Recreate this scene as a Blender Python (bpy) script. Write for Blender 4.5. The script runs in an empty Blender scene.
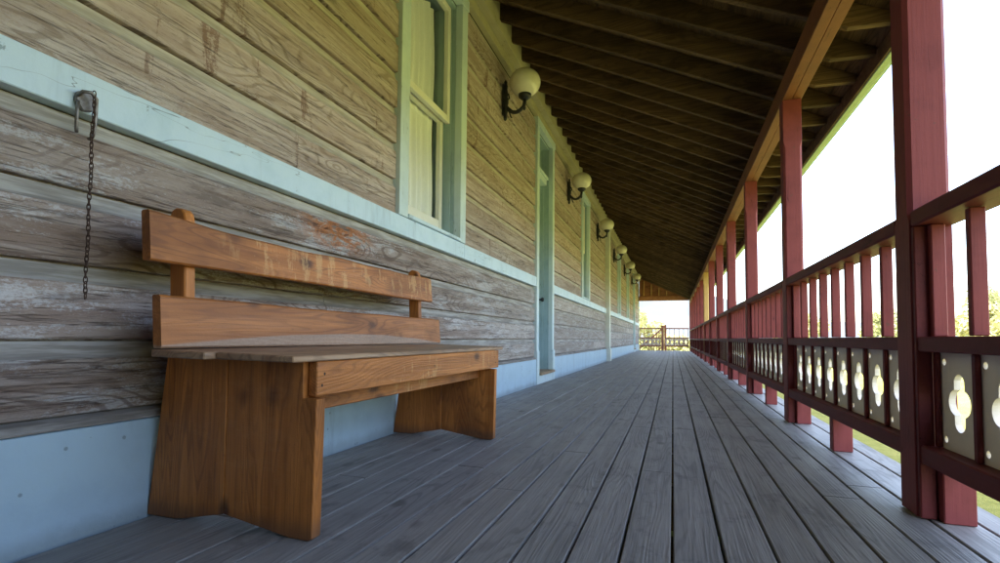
import bpy, bmesh, math, random
from mathutils import Vector, Matrix
random.seed(7)
S = bpy.context.scene
COL = S.collection

# ------------------------------------------------------------------ helpers
def new_bm():
    return bmesh.new()

def bx(bm, x0, x1, y0, y1, z0, z1, bev=0.0, mat=0, tone=None):
    """axis aligned box, optionally with bevelled edges"""
    vs = [bm.verts.new((x, y, z)) for x in (x0, x1) for y in (y0, y1) for z in (z0, z1)]
    f = []
    for q in ((0, 1, 3, 2), (4, 6, 7, 5), (0, 4, 5, 1), (2, 3, 7, 6), (0, 2, 6, 4), (1, 5, 7, 3)):
        f.append(bm.faces.new([vs[i] for i in q]))
    if bev > 0:
        es = list({e for fc in f for e in fc.edges})
        r = bmesh.ops.bevel(bm, geom=es, offset=bev, offset_type='OFFSET', segments=1, profile=0.5, affect='EDGES')
        f = list({fc for fc in r['faces']} | {fc for fc in f if fc.is_valid})
    for fc in f:
        fc.material_index = mat
    if tone is not None:
        lay = bm.loops.layers.float_color.get('tone') or bm.loops.layers.float_color.new('tone')
        for fc in f:
            for l in fc.loops:
                l[lay] = (tone, tone, tone, 1)
    return f

def prism(bm, pts, axis, a, b, bev=0.0):
    """extrude a 2D outline along an axis.  axis 'y': pts are (x,z); 'x': (y,z); 'z': (x,y)"""
    def P(p, t):
        return {'y': (p[0], t, p[1]), 'x': (t, p[0], p[1]), 'z': (p[0], p[1], t)}[axis]
    v0 = [bm.verts.new(P(p, a)) for p in pts]
    v1 = [bm.verts.new(P(p, b)) for p in pts]
    n = len(pts); fs = []
    for i in range(n):
        fs.append(bm.faces.new((v0[i], v0[(i + 1) % n], v1[(i + 1) % n], v1[i])))
    fs.append(bm.faces.new(v0[::-1])); fs.append(bm.faces.new(v1))
    bmesh.ops.recalc_face_normals(bm, faces=fs)
    if bev:
        es = list({e for fc in fs for e in fc.edges if len(e.link_faces) == 2 and e.calc_face_angle(0) > .6})
        bmesh.ops.bevel(bm, geom=es, offset=bev, offset_type='OFFSET', segments=1, profile=0.5, affect='EDGES')
    return fs

def tube(bm, pts, r, n=10, closed=False):
    """round bar along a polyline, r may be a list"""
    pts = [Vector(p) for p in pts]; m = len(pts)
    rr = r if isinstance(r, (list, tuple)) else [r] * m
    rings = []; up = None
    for i, p in enumerate(pts):
        if closed:
            t = (pts[(i + 1) % m] - pts[i - 1]).normalized()
        else:
            t = (pts[min(i + 1, m - 1)] - pts[max(i - 1, 0)]).normalized()
        if up is None:
            up = Vector((0, 0, 1)) if abs(t.z) < .9 else Vector((1, 0, 0))
        a = t.cross(up).normalized(); b = t.cross(a).normalized(); up = -b if closed or True else up
        rings.append([bm.verts.new(p + (a * math.cos(k * 2 * math.pi / n) + b * math.sin(k * 2 * math.pi / n)) * rr[i]) for k in range(n)])
    fs = []
    for i in range(m if closed else m - 1):
        A, B = rings[i], rings[(i + 1) % m]
        for k in range(n):
            fs.append(bm.faces.new((A[k], A[(k + 1) % n], B[(k + 1) % n], B[k])))
    if not closed:
        fs.append(bm.faces.new(rings[0][::-1])); fs.append(bm.faces.new(rings[-1]))
    for f in fs: f.smooth = True
    bmesh.ops.recalc_face_normals(bm, faces=fs)
    return fs

def lathe(bm, prof, n=24, c=(0, 0, 0)):
    rings = []
    for r, z in prof:
        rings.append([bm.verts.new((c[0] + r * math.cos(k * 2 * math.pi / n), c[1] + r * math.sin(k * 2 * math.pi / n), c[2] + z)) for k in range(n)])
    fs = []
    for A, B in zip(rings, rings[1:]):
        for k in range(n):
            fs.append(bm.faces.new((A[k], A[(k + 1) % n], B[(k + 1) % n], B[k])))
    fs.append(bm.faces.new(rings[0][::-1])); fs.append(bm.faces.new(rings[-1]))
    for f in fs: f.smooth = True
    bmesh.ops.recalc_face_normals(bm, faces=fs)

def obj(name, bm, mats, parent=None, kind=None, label=None, cat=None, group=None):
    me = bpy.data.meshes.new(name)
    bm.to_mesh(me); bm.free()
    for m in (mats if isinstance(mats, (list, tuple)) else [mats]):
        me.materials.append(m)
    o = bpy.data.objects.new(name, me); COL.objects.link(o)
    o.parent = parent
    if kind: o['kind'] = kind
    if label: o['label'] = label
    if cat: o['category'] = cat
    if group: o['group'] = group
    return o

def thing(name, label, cat, loc=(0, 0, 0), rz=0, group=None):
    o = bpy.data.objects.new(name, None); COL.objects.link(o)
    o.location = loc; o.rotation_euler = (0, 0, rz); o.empty_display_size = .1
    o['label'] = label; o['category'] = cat
    if group: o['group'] = group
    return o

def copy_tree(o, parent=None):
    c = o.copy(); COL.objects.link(c); c.parent = parent
    for ch in list(o.children): copy_tree(ch, c)
    return c

ORD = ['nearest', 'second nearest', 'third nearest', 'fourth nearest', 'fifth nearest', 'sixth nearest', 'seventh nearest',
       'eighth nearest', 'ninth nearest', 'tenth nearest', 'eleventh nearest', 'twelfth nearest', 'thirteenth nearest']

# ------------------------------------------------------------------ material toolkit
class NT:
    def __init__(s, name):
        s.m = bpy.data.materials.new(name); s.m.use_nodes = True
        s.t = s.m.node_tree; s.t.nodes.clear()
        s.out = s.t.nodes.new('ShaderNodeOutputMaterial')
        s.b = s.t.nodes.new('ShaderNodeBsdfPrincipled')
        s.t.links.new(s.b.outputs[0], s.out.inputs[0])
    def n(s, typ, **kw):
        nd = s.t.nodes.new(typ)
        for k, v in kw.items(): setattr(nd, k, v)
        return nd
    def lk(s, a, b): s.t.links.new(a, b)
    def put(s, sock, v):
        if hasattr(v, 'links') or hasattr(v, 'is_linked'): s.lk(v, sock)
        else: sock.default_value = v
    def math(s, op, a, b=0.0, c=None, clamp=False):
        nd = s.n('ShaderNodeMath', operation=op); nd.use_clamp = clamp
        s.put(nd.inputs[0], a); s.put(nd.inputs[1], b)
        if c is not None: s.put(nd.inputs[2], c)
        return nd.outputs[0]
    def mix(s, f, a, b, mode='MIX'):
        nd = s.n('ShaderNodeMix', data_type='RGBA', blend_type=mode)
        s.put(nd.inputs[0], f)
        s.put(nd.inputs[6], a if not isinstance(a, tuple) else (*a[:3], 1))
        s.put(nd.inputs[7], b if not isinstance(b, tuple) else (*b[:3], 1))
        return nd.outputs[2]
    def noise(s, vec, scale=1.0, detail=3.0, rough=.55, dist=0.0):
        nd = s.n('ShaderNodeTexNoise')
        s.lk(vec, nd.inputs['Vector']); nd.inputs['Scale'].default_value = scale
        nd.inputs['Detail'].default_value = detail; nd.inputs['Roughness'].default_value = rough
        nd.inputs['Distortion'].default_value = dist
        return nd.outputs['Fac']
    def scale(s, vec, v, off=None):
        nd = s.n('ShaderNodeVectorMath', operation='MULTIPLY'); s.lk(vec, nd.inputs[0]); nd.inputs[1].default_value = v
        if off is None: return nd.outputs[0]
        ad = s.n('ShaderNodeVectorMath', operation='ADD'); s.lk(nd.outputs[0], ad.inputs[0]); s.lk(off, ad.inputs[1])
        return ad.outputs[0]
    def step(s, v, lo, hi):
        nd = s.n('ShaderNodeMapRange'); nd.interpolation_type = 'SMOOTHSTEP'
        s.put(nd.inputs[0], v); nd.inputs[1].default_value = lo; nd.inputs[2].default_value = hi
        return nd.outputs[0]
    def ramp(s, v, stops):
        nd = s.n('ShaderNodeValToRGB'); s.put(nd.inputs[0], v)
        e = nd.color_ramp.elements
        while len(e) < len(stops): e.new(.5)
        for i, (p, c) in enumerate(stops): e[i].position = p; e[i].color = (*c, 1)
        return nd.outputs[0]
    def comb(s, x=0.0, y=0.0, z=0.0):
        nd = s.n('ShaderNodeCombineXYZ'); s.put(nd.inputs[0], x); s.put(nd.inputs[1], y); s.put(nd.inputs[2], z)
        return nd.outputs[0]
    def obco(s): return s.n('ShaderNodeTexCoord').outputs['Object']
    def pos(s): return s.n('ShaderNodeNewGeometry').outputs['Position']
    def rnd(s): return s.n('ShaderNodeObjectInfo').outputs['Random']
    def tone(s):
        nd = s.n('ShaderNodeAttribute'); nd.attribute_name = 'tone'; return nd.outputs['Fac']
    def sep(s, v):
        nd = s.n('ShaderNodeSeparateXYZ'); s.lk(v, nd.inputs[0]); return nd.outputs
    def bump(s, h, strength=.3, dist=.004):
        nd = s.n('ShaderNodeBump'); nd.inputs['Strength'].default_value = strength; nd.inputs['Distance'].default_value = dist
        s.lk(h, nd.inputs['Height']); s.lk(nd.outputs[0], s.b.inputs['Normal'])
    def fin(s, color, rough=.6, spec=.3):
        s.put(s.b.inputs['Base Color'], color if not isinstance(color, tuple) else (*color, 1))
        s.put(s.b.inputs['Roughness'], rough); s.b.inputs['Specular IOR Level'].default_value = spec
        return s.m

def axis_scale(axis, along, across):
    return tuple(along if a == axis else across for a in 'xyz')

def wood_fields(t, axis, seed, stretch=1.0, freq=150, across=6.5):
    """contour-line grain: cathedral figure + fine fibres for wood running along an axis; seed is a socket that shifts it per board"""
    co = t.obco()
    off = t.scale(t.comb(seed, seed, seed), (37.3, 91.7, 53.1))
    big = t.noise(t.scale(co, axis_scale(axis, .75 * stretch, across), off), 1, 2.0, .42, .2)
    rings = t.math('SINE', t.math('MULTIPLY', big, freq))
    fib = t.noise(t.scale(co, axis_scale(axis, 5, 190), off), 1, 2, .6)
    mid = t.noise(t.scale(co, axis_scale(axis, 1.5, 24), off), 1, 3, .6)
    blot = t.noise(t.scale(co, axis_scale(axis, 2.2, 4.5), off), 1, 4, .6)
    return rings, fib, mid, blot, co, off

def knots(t, co, off, axis, freq=3.0, size=.16):
    v = t.n('ShaderNodeTexVoronoi'); v.inputs['Scale'].default_value = 1
    t.lk(t.scale(co, axis_scale(axis, freq * .55, freq), off), v.inputs['Vector'])
    d = v.outputs['Distance']
    return t.math('SUBTRACT', 1, t.step(d, size * .35, size))

# ------------------------------------------------------------------ materials
def m_siding():
    t = NT('weathered_siding'); r = t.tone()
    rings, fib, mid, blot, co, off = wood_fields(t, 'y', r, 1.5, 135, 5.0)
    x, y, z = t.sep(co)
    hi = t.step(z, 1.05, 1.55)                                     # the boards higher on the wall keep more old paint
    line = t.step(rings, .45, .95)
    soft = t.step(t.noise(t.scale(co, (1, .8, 4), off), 1, 3, .6), .40, .58)   # where the figure shows
    fine = t.noise(t.scale(co, (1, 14, 230), off), 1, 4, .75)
    grit = t.noise(t.scale(co, (1, 75, 150), off), 1, 4, .8)
    low = t.mix(t.step(mid, .32, .68), (.245, .172, .138), (.385, .315, .28))
    pale = t.step(t.math('ADD', t.noise(t.scale(co, (1, 2.2, 12), off), 1, 5, .7), t.math('MULTIPLY', t.math('SUBTRACT', grit, .5), .55)), .50, .62)
    low = t.mix(t.math('MULTIPLY', pale, .75), low, (.54, .52, .53))
    low = t.mix(t.math('MULTIPLY', t.math('MULTIPLY', line, soft), .6), low, (.115, .07, .055))
    dark = t.step(t.noise(t.scale(co, (1, 1.6, 8), off), 1, 6, .75), .56, .68)
    low = t.mix(t.math('MULTIPLY', dark, .5), low, (.085, .058, .05))
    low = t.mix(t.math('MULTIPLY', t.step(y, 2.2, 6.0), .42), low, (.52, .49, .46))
    up = t.mix(t.step(mid, .3, .7), (.375, .285, .235), (.53, .44, .38))
    up = t.mix(t.math('MULTIPLY', t.math('MULTIPLY', line, soft), .5), up, (.20, .14, .09))
    drip = t.step(t.math('ADD', t.noise(t.scale(co, (1, 5.5, 1.3), off), 1, 6, .72, 1.0), t.math('MULTIPLY', t.math('SUBTRACT', grit, .5), .30)), .60, .66)
    up = t.mix(t.math('MULTIPLY', drip, .72), up, (.17, .085, .055))
    c = t.mix(hi, low, up)
    tint = t.math('ADD', .86, t.math('MULTIPLY', r, .3))
    c = t.mix(1.0, c, t.comb(tint, tint, tint), 'MULTIPLY')
    ck = t.noise(t.scale(co, (1, 1.1, 42), off), 1, 4, .65, .3)
    crack = t.math('SUBTRACT', 1, t.step(t.math('ABSOLUTE', t.math('SUBTRACT', ck, .47)), .003, .014))
    c = t.mix(t.math('MULTIPLY', crack, .6), c, (.08, .055, .045))
    c = t.mix(t.math('MULTIPLY', t.step(fine, .54, .66), .5), c, (.12, .085, .07))
    c = t.mix(t.math('MULTIPLY', t.step(grit, .60, .72), .45), c, (.11, .08, .065))
    c = t.mix(t.math('MULTIPLY', t.math('SUBTRACT', 1, t.step(grit, .28, .40)), .35), c, (.58, .55, .5))
    # resin scar beside a knot, on the board under the belt course
    d = t.n('ShaderNodeVectorMath', operation='DISTANCE'); t.lk(t.scale(co, (1, .38, 1.1)), d.inputs[0]); d.inputs[1].default_value = (-1.58, .80, 1.19)
    near = t.math('SUBTRACT', 1, t.step(d.outputs['Value'], .04, .15))
    rag = t.noise(t.scale(co, (1, 9, 22), off), 1, 5, .75, .8)
    scar = t.math('MULTIPLY', near, t.step(rag, .44, .52))
    c = t.mix(t.math('MULTIPLY', scar, .9), c, t.mix(t.step(rag, .5, .64), (.46, .17, .06), (.13, .05, .03)))
    h = t.math('ADD', t.math('MULTIPLY', t.math('MULTIPLY', rings, soft), -.3), t.math('ADD', t.math('MULTIPLY', grit, .8), t.math('MULTIPLY', mid, .9)))
    h = t.math('SUBTRACT', h, t.math('MULTIPLY', crack, .9))
    t.bump(h, .75, .004)
    return t.fin(c, .78, .2)

def m_cove():
    t = NT('siding_cove_paint'); r = t.tone(); co = t.obco()
    x, y, z = t.sep(co)
    n = t.noise(t.scale(co, (5, 3, 40)), 1, 4, .65)
    lo = t.mix(t.step(n, .4, .62), (.25, .225, .205), (.41, .385, .365))
    up = t.mix(t.step(n, .4, .62), (.38, .335, .265), (.52, .475, .39))
    c = t.mix(t.step(z, .9, 1.6), lo, up)
    t.bump(n, .2, .003)
    return t.fin(c, .7, .25)

def m_paint(name, base, dark, chip=None, grain_axis=None, rough=.55, speck=.66, amt=.55, ding=0.0, dirt=False):
    t = NT(name); co = t.obco(); r = t.rnd()
    off = t.scale(t.comb(r, r, r), (11, 23, 31))
    b = t.noise(t.scale(co, (1, 1, 1), off), 5, 5, .65)
    c = t.mix(t.math('MULTIPLY', t.step(b, .42, .68), amt), base, dark)
    f = t.noise(t.scale(co, (1, 1, 1), off), 70, 3, .7)
    if chip:
        ch = t.step(t.noise(t.scale(co, (1, 1, 1), off), 22, 4, .75), speck, speck + .05)
        c = t.mix(t.math('MULTIPLY', ch, .7), c, chip)
    h = f
    if grain_axis:
        g = t.noise(t.scale(co, axis_scale(grain_axis, 2.5, 75), off), 1, 3, .65)
        c = t.mix(t.math('MULTIPLY', t.step(g, .45, .75), .35), c, dark)
        h = t.math('ADD', t.math('MULTIPLY', f, .4), g)
        ck = t.noise(t.scale(co, axis_scale(grain_axis, .9, 26), off), 1, 2, .5)
        crack = t.math('SUBTRACT', 1, t.step(t.math('ABSOLUTE', t.math('SUBTRACT', ck, .5)), .0, .006))
        crack = t.math('MULTIPLY', crack, t.step(b, .5, .6))
        c = t.mix(t.math('MULTIPLY', crack, .8), c, tuple(v * .35 for v in dark))
        h = t.math('SUBTRACT', h, t.math('MULTIPLY', crack, .8))
    if ding:
        v = t.n('ShaderNodeTexVoronoi'); v.inputs['Scale'].default_value = ding
        t.lk(t.scale(co, (1, 1, 1), off), v.inputs['Vector'])
        spot = t.math('SUBTRACT', 1, t.step(t.math('ADD', v.outputs['Distance'], t.math('MULTIPLY', f, .06)), .07, .105))
        c = t.mix(t.math('MULTIPLY', spot, .5), c, (.12, .13, .15))
        cr = t.noise(t.scale(co, (1, 1.3, 9), off), 1, 3, .6, .5)
        line = t.math('SUBTRACT', 1, t.step(t.math('ABSOLUTE', t.math('SUBTRACT', cr, .5)), .0, .004))
        line = t.math('MULTIPLY', line, t.step(t.noise(t.scale(co, (1, .7, 1), off), 1, 2, .5), .5, .56))
        c = t.mix(t.math('MULTIPLY', line, .7), c, (.12, .14, .17))
        h = t.math('SUBTRACT', h, t.math('ADD', spot, line))
        st = t.step(t.noise(t.scale(co, (1, 7, .9), off), 1, 5, .7), .52, .72)
        c = t.mix(t.math('MULTIPLY', st, .42), c, tuple(v_ * .55 for v_ in dark))
    if dirt:
        z = t.sep(co)[2]
        g = t.math('SUBTRACT', 1, t.step(t.math('ADD', z, t.math('MULTIPLY', b, -.06)), -.03, .035))
        c = t.mix(t.math('MULTIPLY', g, .38), c, (.13, .12, .11))
    t.bump(h, .3, .003)
    return t.fin(c, rough, .18)

def m_floor():
    t = NT('worn_grey_deck_paint'); r = t.tone()
    rings, fib, mid, blot, co, off = wood_fields(t, 'y', r, .62)
    c = t.mix(t.step(mid, .3, .7), (.205, .194, .187), (.265, .251, .241))
    c = t.mix(t.math('MULTIPLY', t.math('MULTIPLY', t.step(rings, .2, .95), t.step(blot, .4, .6)), .42), c, (.09, .084, .082))
    c = t.mix(t.math('MULTIPLY', t.step(fib, .5, .72), .28), c, (.09, .085, .082))
    kn = knots(t, co, off, 'y', 4.5, .13)
    c = t.mix(t.math('MULTIPLY', kn, .55), c, (.05, .043, .04))
    sc = t.step(t.noise(t.scale(co, (7, 5, 1), off), 1, 5, .7), .54, .70)
    c = t.mix(t.math('MULTIPLY', sc, .5), c, (.07, .066, .068))
    pale = t.step(t.noise(t.scale(co, (28, 2.0, 1), off), 1, 5, .7), .58, .7)
    c = t.mix(t.math('MULTIPLY', pale, .14), c, (.36, .35, .335))
    tint = t.math('ADD', .74, t.math('MULTIPLY', r, .5))
    c = t.mix(1.0, c, t.comb(tint, tint, tint), 'MULTIPLY')
    h = t.math('ADD', t.math('MULTIPLY', rings, .14), t.math('ADD', fib, t.math('MULTIPLY', mid, 1.1)))
    t.bump(h, .5, .003)
    ro = t.math('ADD', .42, t.math('MULTIPLY', blot, .3))
    return t.fin(c, ro, .35)

def m_bench(axis, name, warm=1.0, wear_amt=1.0, scuff=False):
    t = NT(name); r = t.rnd()
    rings, fib, mid, blot, co, off = wood_fields(t, axis, r, 1.15, 165, 8.5)
    c = t.mix(t.step(mid, .3, .7), (.34 * warm, .112 * warm, .024), (.52 * warm, .19 * warm, .048))
    soft = t.step(t.noise(t.scale(co, axis_scale(axis, 1.1, 5), off), 1, 3, .6), .36, .6)
    c = t.mix(t.math('MULTIPLY', t.math('MULTIPLY', t.step(rings, .3, .98), soft), .55), c, (.17 * warm, .052 * warm, .013))
    c = t.mix(t.math('MULTIPLY', t.step(fib, .5, .70), .45), c, (.19 * warm, .066 * warm, .018))
    c = t.mix(t.math('MULTIPLY', t.step(blot, .48, .70), .6), c, (.14 * warm, .047 * warm, .016))
    kn = knots(t, co, off, axis, 6.5, .20)
    c = t.mix(t.math('MULTIPLY', kn, .85), c, (.06, .018, .008))
    grit = t.noise(t.scale(co, axis_scale(axis, 60, 110), off), 1, 4, .8)
    wear = t.step(t.math('ADD', t.noise(t.scale(co, axis_scale(axis, 20, 6), off), 1, 5, .72, .2), t.math('MULTIPLY', t.math('SUBTRACT', grit, .5), .25)), .52, .60)
    wmask = t.math('MULTIPLY', wear_amt, t.step(t.noise(t.scale(co, axis_scale(axis, 1.6, 3), off), 1, 3, .55), .44, .62))
    c = t.mix(t.math('MULTIPLY', t.math('MULTIPLY', wear, wmask), .55), c, (.66, .38, .15))
    c = t.mix(t.math('MULTIPLY', t.step(grit, .60, .74), .5), c, (.12, .045, .016))
    x, y, z = t.sep(co)
    if scuff:                      # bottom edge of the lower back board, rubbed pale by use
        arc = t.math('MULTIPLY', t.math('MULTIPLY', y, y), -.055)
        edge = t.math('ADD', t.math('ADD', .572, arc), t.math('MULTIPLY', t.math('SUBTRACT', mid, .5), .02))
        sc = t.math('SUBTRACT', 1, t.step(t.math('SUBTRACT', z, edge), -.006, .002))
        c = t.mix(t.math('MULTIPLY', sc, .72), c, t.mix(t.step(grit, .4, .6), (.34, .245, .18), (.40, .30, .225)))
    if axis == 'z':                # dirt on the feet
        g = t.math('SUBTRACT', 1, t.step(t.math('ADD', z, t.math('MULTIPLY', blot, -.05)), -.02, .05))
        c = t.mix(t.math('MULTIPLY', g, .6), c, (.085, .055, .04))
    h = t.math('ADD', t.math('MULTIPLY', rings, -.15), t.math('ADD', t.math('MULTIPLY', grit, .7), mid))
    t.bump(h, .45, .003)
    return t.fin(c, t.math('ADD', .38, t.math('MULTIPLY', blot, .3)), .4)

def m_bench_grey():
    t = NT('bench_seat_worn_wood'); r = t.rnd()
    rings, fib, mid, blot, co, off = wood_fields(t, 'y', r, 1.1)
    c = t.mix(t.step(mid, .3, .7), (.32, .18, .10), (.48, .31, .19))
    c = t.mix(t.math('MULTIPLY', t.step(rings, .2, .98), .4), c, (.12, .07, .045))
    c = t.mix(t.math('MULTIPLY', t.step(blot, .45, .7), .5), c, (.12, .09, .08))
    h = t.math('ADD', t.math('MULTIPLY', rings, .25), fib); t.bump(h, .3, .003)
    return t.fin(c, .42, .45)

def m_rafter(name, axis, a, b):
    t = NT(name); r = t.rnd()
    rings, fib, mid, blot, co, off = wood_fields(t, axis, r)
    c = t.mix(t.step(mid, .3, .7), a, b)
    c = t.mix(t.math('MULTIPLY', t.step(rings, .2, .95), .45), c, tuple(v * .5 for v in a))
    c = t.mix(t.math('MULTIPLY', t.step(blot, .5, .68), .6), c, tuple(v * .45 for v in a))
    c = t.mix(t.math('MULTIPLY', t.step(blot, .3, .48), -.0), c, b)
    tint = t.math('ADD', .7, t.math('MULTIPLY', r, .6))
    c = t.mix(1.0, c, t.comb(tint, tint, tint), 'MULTIPLY')
    t.bump(t.math('ADD', fib, mid), .4, .004)
    return t.fin(c, .8, .15)

def m_plain(name, col, rough=.6, spec=.3, nscale=30, amt=.3, metal=0.0, dark=None):
    t = NT(name); co = t.obco()
    n = t.noise(co, nscale, 4, .65)
    c = t.mix(t.math('MULTIPLY', t.step(n, .4, .7), amt), col, dark or tuple(v * .4 for v in col))
    t.b.inputs['Metallic'].default_value = metal
    t.bump(n, .2, .002)
    return t.fin(c, rough, spec)

def m_glass():
    t = NT('window_glass')
    tr = t.n('ShaderNodeBsdfTransparent'); gl = t.n('ShaderNodeBsdfGlossy'); gl.inputs['Roughness'].default_value = .02
    lw = t.n('ShaderNodeLayerWeight'); lw.inputs['Blend'].default_value = .5
    fr = t.math('ADD', t.math('MULTIPLY', t.math('POWER', lw.outputs['Facing'], 5), .9), .05)
    tr.inputs[0].default_value = (.98, .985, .98, 1)
    mx = t.n('ShaderNodeMixShader'); t.lk(fr, mx.inputs[0]); t.lk(tr.outputs[0], mx.inputs[1]); t.lk(gl.outputs[0], mx.inputs[2])
    t.lk(mx.outputs[0], t.out.inputs[0]); t.t.nodes.remove(t.b)
    return t.m

def m_grass():
    t = NT('sunlit_lawn'); p = t.pos()
    a = t.noise(p, .35, 4, .6); b = t.noise(p, 9, 4, .7); f = t.noise(p, 60, 2, .7)
    c = t.mix(t.step(a, .35, .65), (.20, .215, .05), (.28, .28, .09))
    c = t.mix(t.math('MULTIPLY', t.step(b, .4, .7), .6), c, (.13, .145, .02))
    c = t.mix(t.math('MULTIPLY', t.step(f, .5, .7), .4), c, (.30, .29, .09))
    t.bump(f, .8, .03)
    return t.fin(c, .9, .1)

def m_leaf(name, a, b):
    t = NT(name); p = t.pos(); r = t.tone()
    n = t.noise(p, .8, 3, .6)
    c = t.mix(t.step(n, .3, .7), a, b)
    tr = t.n('ShaderNodeBsdfTranslucent'); t.lk(c, tr.inputs[0])
    mx = t.n('ShaderNodeMixShader'); mx.inputs[0].default_value = .35
    t.fin(c, .6, .2)
    t.lk(t.b.outputs[0], mx.inputs[1]); t.lk(tr.outputs[0], mx.inputs[2]); t.lk(mx.outputs[0], t.out.inputs[0])
    return t.m

M = {}
M['siding'] = m_siding(); M['cove'] = m_cove()
M['blue'] = m_paint('pale_blue_paint', (.60, .73, .82), (.50, .64, .73), (.20, .25, .27), rough=.5, speck=.68, amt=.7, ding=6)
M['pale'] = m_paint('pale_pilaster_paint', (.72, .74, .66), (.6, .63, .56), (.3, .3, .25), 'z', rough=.5, speck=.71)
M['base'] = m_paint('blue_baseboard_paint', (.46, .61, .73), (.40, .54, .66), (.14, .17, .2), rough=.5, speck=.70, amt=.6, ding=11, dirt=True)
M['blue_v'] = m_paint('pale_blue_trim_paint', (.60, .71, .74), (.50, .61, .64), (.22, .26, .27), 'z', rough=.5, speck=.71)
M['jamb'] = m_paint('blue_jamb_paint', (.36, .48, .51), (.29, .40, .43), (.3, .36, .38), 'z', rough=.45, speck=.7)
M['white'] = m_paint('white_sash_paint', (.78, .77, .71), (.64, .62, .55), (.40, .36, .28), rough=.45, speck=.70, amt=.4)
M['frieze'] = m_paint('old_cream_paint', (.46, .42, .28), (.37, .33, .21), (.25, .2, .12), 'y', rough=.6, speck=.68)
M['floor'] = m_floor()
M['red'] = m_paint('barn_red_paint', (.235, .054, .054), (.16, .035, .036), (.13, .065, .05), 'z', rough=.55, speck=.645)
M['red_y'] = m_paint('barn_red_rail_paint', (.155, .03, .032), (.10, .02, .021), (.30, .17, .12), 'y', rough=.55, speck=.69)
M['endrail'] = m_paint('faded_red_rail_paint', (.42, .19, .13), (.32, .14, .1), (.5, .35, .25), 'y', rough=.6, speck=.7)
M['red_x'] = m_paint('barn_red_cross_rail_paint', (.24, .07, .05), (.18, .05, .04), (.3, .18, .12), 'x', rough=.5, speck=.73)
M['beam'] = m_paint('stained_beam_wood', (.20, .074, .032), (.14, .05, .022), (.16, .06, .03), 'y', rough=.6, speck=.66)
M['panel'] = m_paint('cream_panel_paint', (.88, .79, .68), (.77, .68, .57), (.3, .26, .2), rough=.6, speck=.72, amt=.5)
M['tan'] = m_paint('bare_new_timber', (.62, .40, .16), (.5, .3, .11), (.35, .2, .08), 'z', rough=.7, speck=.7)
M['rafter'] = m_rafter('aged_rafter_wood', 'x', (.085, .05, .025), (.145, .088, .045))
M['sheath'] = m_rafter('roof_board_wood', 'y', (.065, .038, .019), (.115, .068, .034))
M['fascia'] = m_paint('pale_green_fascia_paint', (.36, .47, .28), (.30, .40, .22), (.3, .3, .2), 'y', rough=.5, speck=.7)
M['header'] = m_rafter('gable_board_wood', 'x', (.40, .17, .085), (.5, .25, .13))
M['bench_y'] = m_bench('y', 'bench_plank_pine', 1.08)
M['bench_low'] = m_bench('y', 'bench_scuffed_pine', 1.0, .35, True)
M['bench_z'] = m_bench('z', 'bench_end_pine', 1.22, .12)
M['seat'] = m_bench_grey()
M['black'] = m_plain('black_cast_iron', (.018, .018, .018), .45, .5, 40, .4)
M['iron'] = m_plain('galvanised_old_iron', (.26, .24, .23), .5, .5, 60, .6, .6, (.12, .08, .06))
M['rust'] = m_plain('rusty_chain_iron', (.075, .04, .03), .7, .4, 120, .7, .3, (.03, .018, .015))
M['globe'] = m_plain('cream_globe_glass', (.82, .78, .60), .18, .5, 5, .25, 0, (.56, .5, .34))
M['glass'] = m_glass()
M['curtain'] = m_plain('cream_curtain_cloth', (.86, .88, .88), .9, .1, 60, .06)
M['room'] = m_plain('dark_room_plaster', (.10, .09, .07), .9, .1, 3, .3)
M['sill'] = m_paint('worn_wood_sill', (.38, .27, .17), (.28, .19, .12), (.18, .12, .08), 'y', rough=.7)
M['shingle'] = m_plain('grey_roof_shingle', (.12, .11, .10), .9, .1, 12, .5)
M['grass'] = m_grass()
M['leaf_a'] = m_leaf('sunlit_leaf', (.31, .32, .14), (.46, .44, .22))
M['leaf_b'] = m_leaf('deep_leaf', (.25, .28, .13), (.38, .39, .20))
M['bark'] = m_plain('grey_bark', (.16, .12, .085), .9, .1, 12, .5)
M['hill'] = m_plain('hazy_forest_hill', (.082, .098, .112), 1, 0, .02, .5, 0, (.064, .082, .09))
M['concrete'] = m_plain('pier_stone', (.25, .24, .22), .9, .1, 14, .4)

# ------------------------------------------------------------------ main dimensions (metres; y runs along the porch)
WX = -1.58; YS, YE = -5.0, 25.3
PX = .735; PITCH = 1.93; Y0 = 1.98; PW = .115
SL = .48
def zraft(x): return 2.39 + (PX - x) * SL            # underside of the rafters

# ------------------------------------------------------------------ ground, deck, hills
bm = new_bm()
R_ = 900; n = 48
ring = [0, 8, 20, 45, 100, 220, 450, R_]
prev = None
for r in ring:
    if r == 0: cur = [bm.verts.new((0, 10, -.55))]
    else: cur = [bm.verts.new((r * math.cos(2 * math.pi * k / n), 10 + r * math.sin(2 * math.pi * k / n), -.55)) for k in range(n)]
    if prev:
        for k in range(n):
            if len(prev) == 1: bm.faces.new((prev[0], cur[k], cur[(k + 1) % n]))
            else: bm.faces.new((prev[k], cur[k], cur[(k + 1) % n], prev[(k + 1) % n]))
    prev = cur
obj('lawn', bm, M['grass'], kind='structure')

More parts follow.
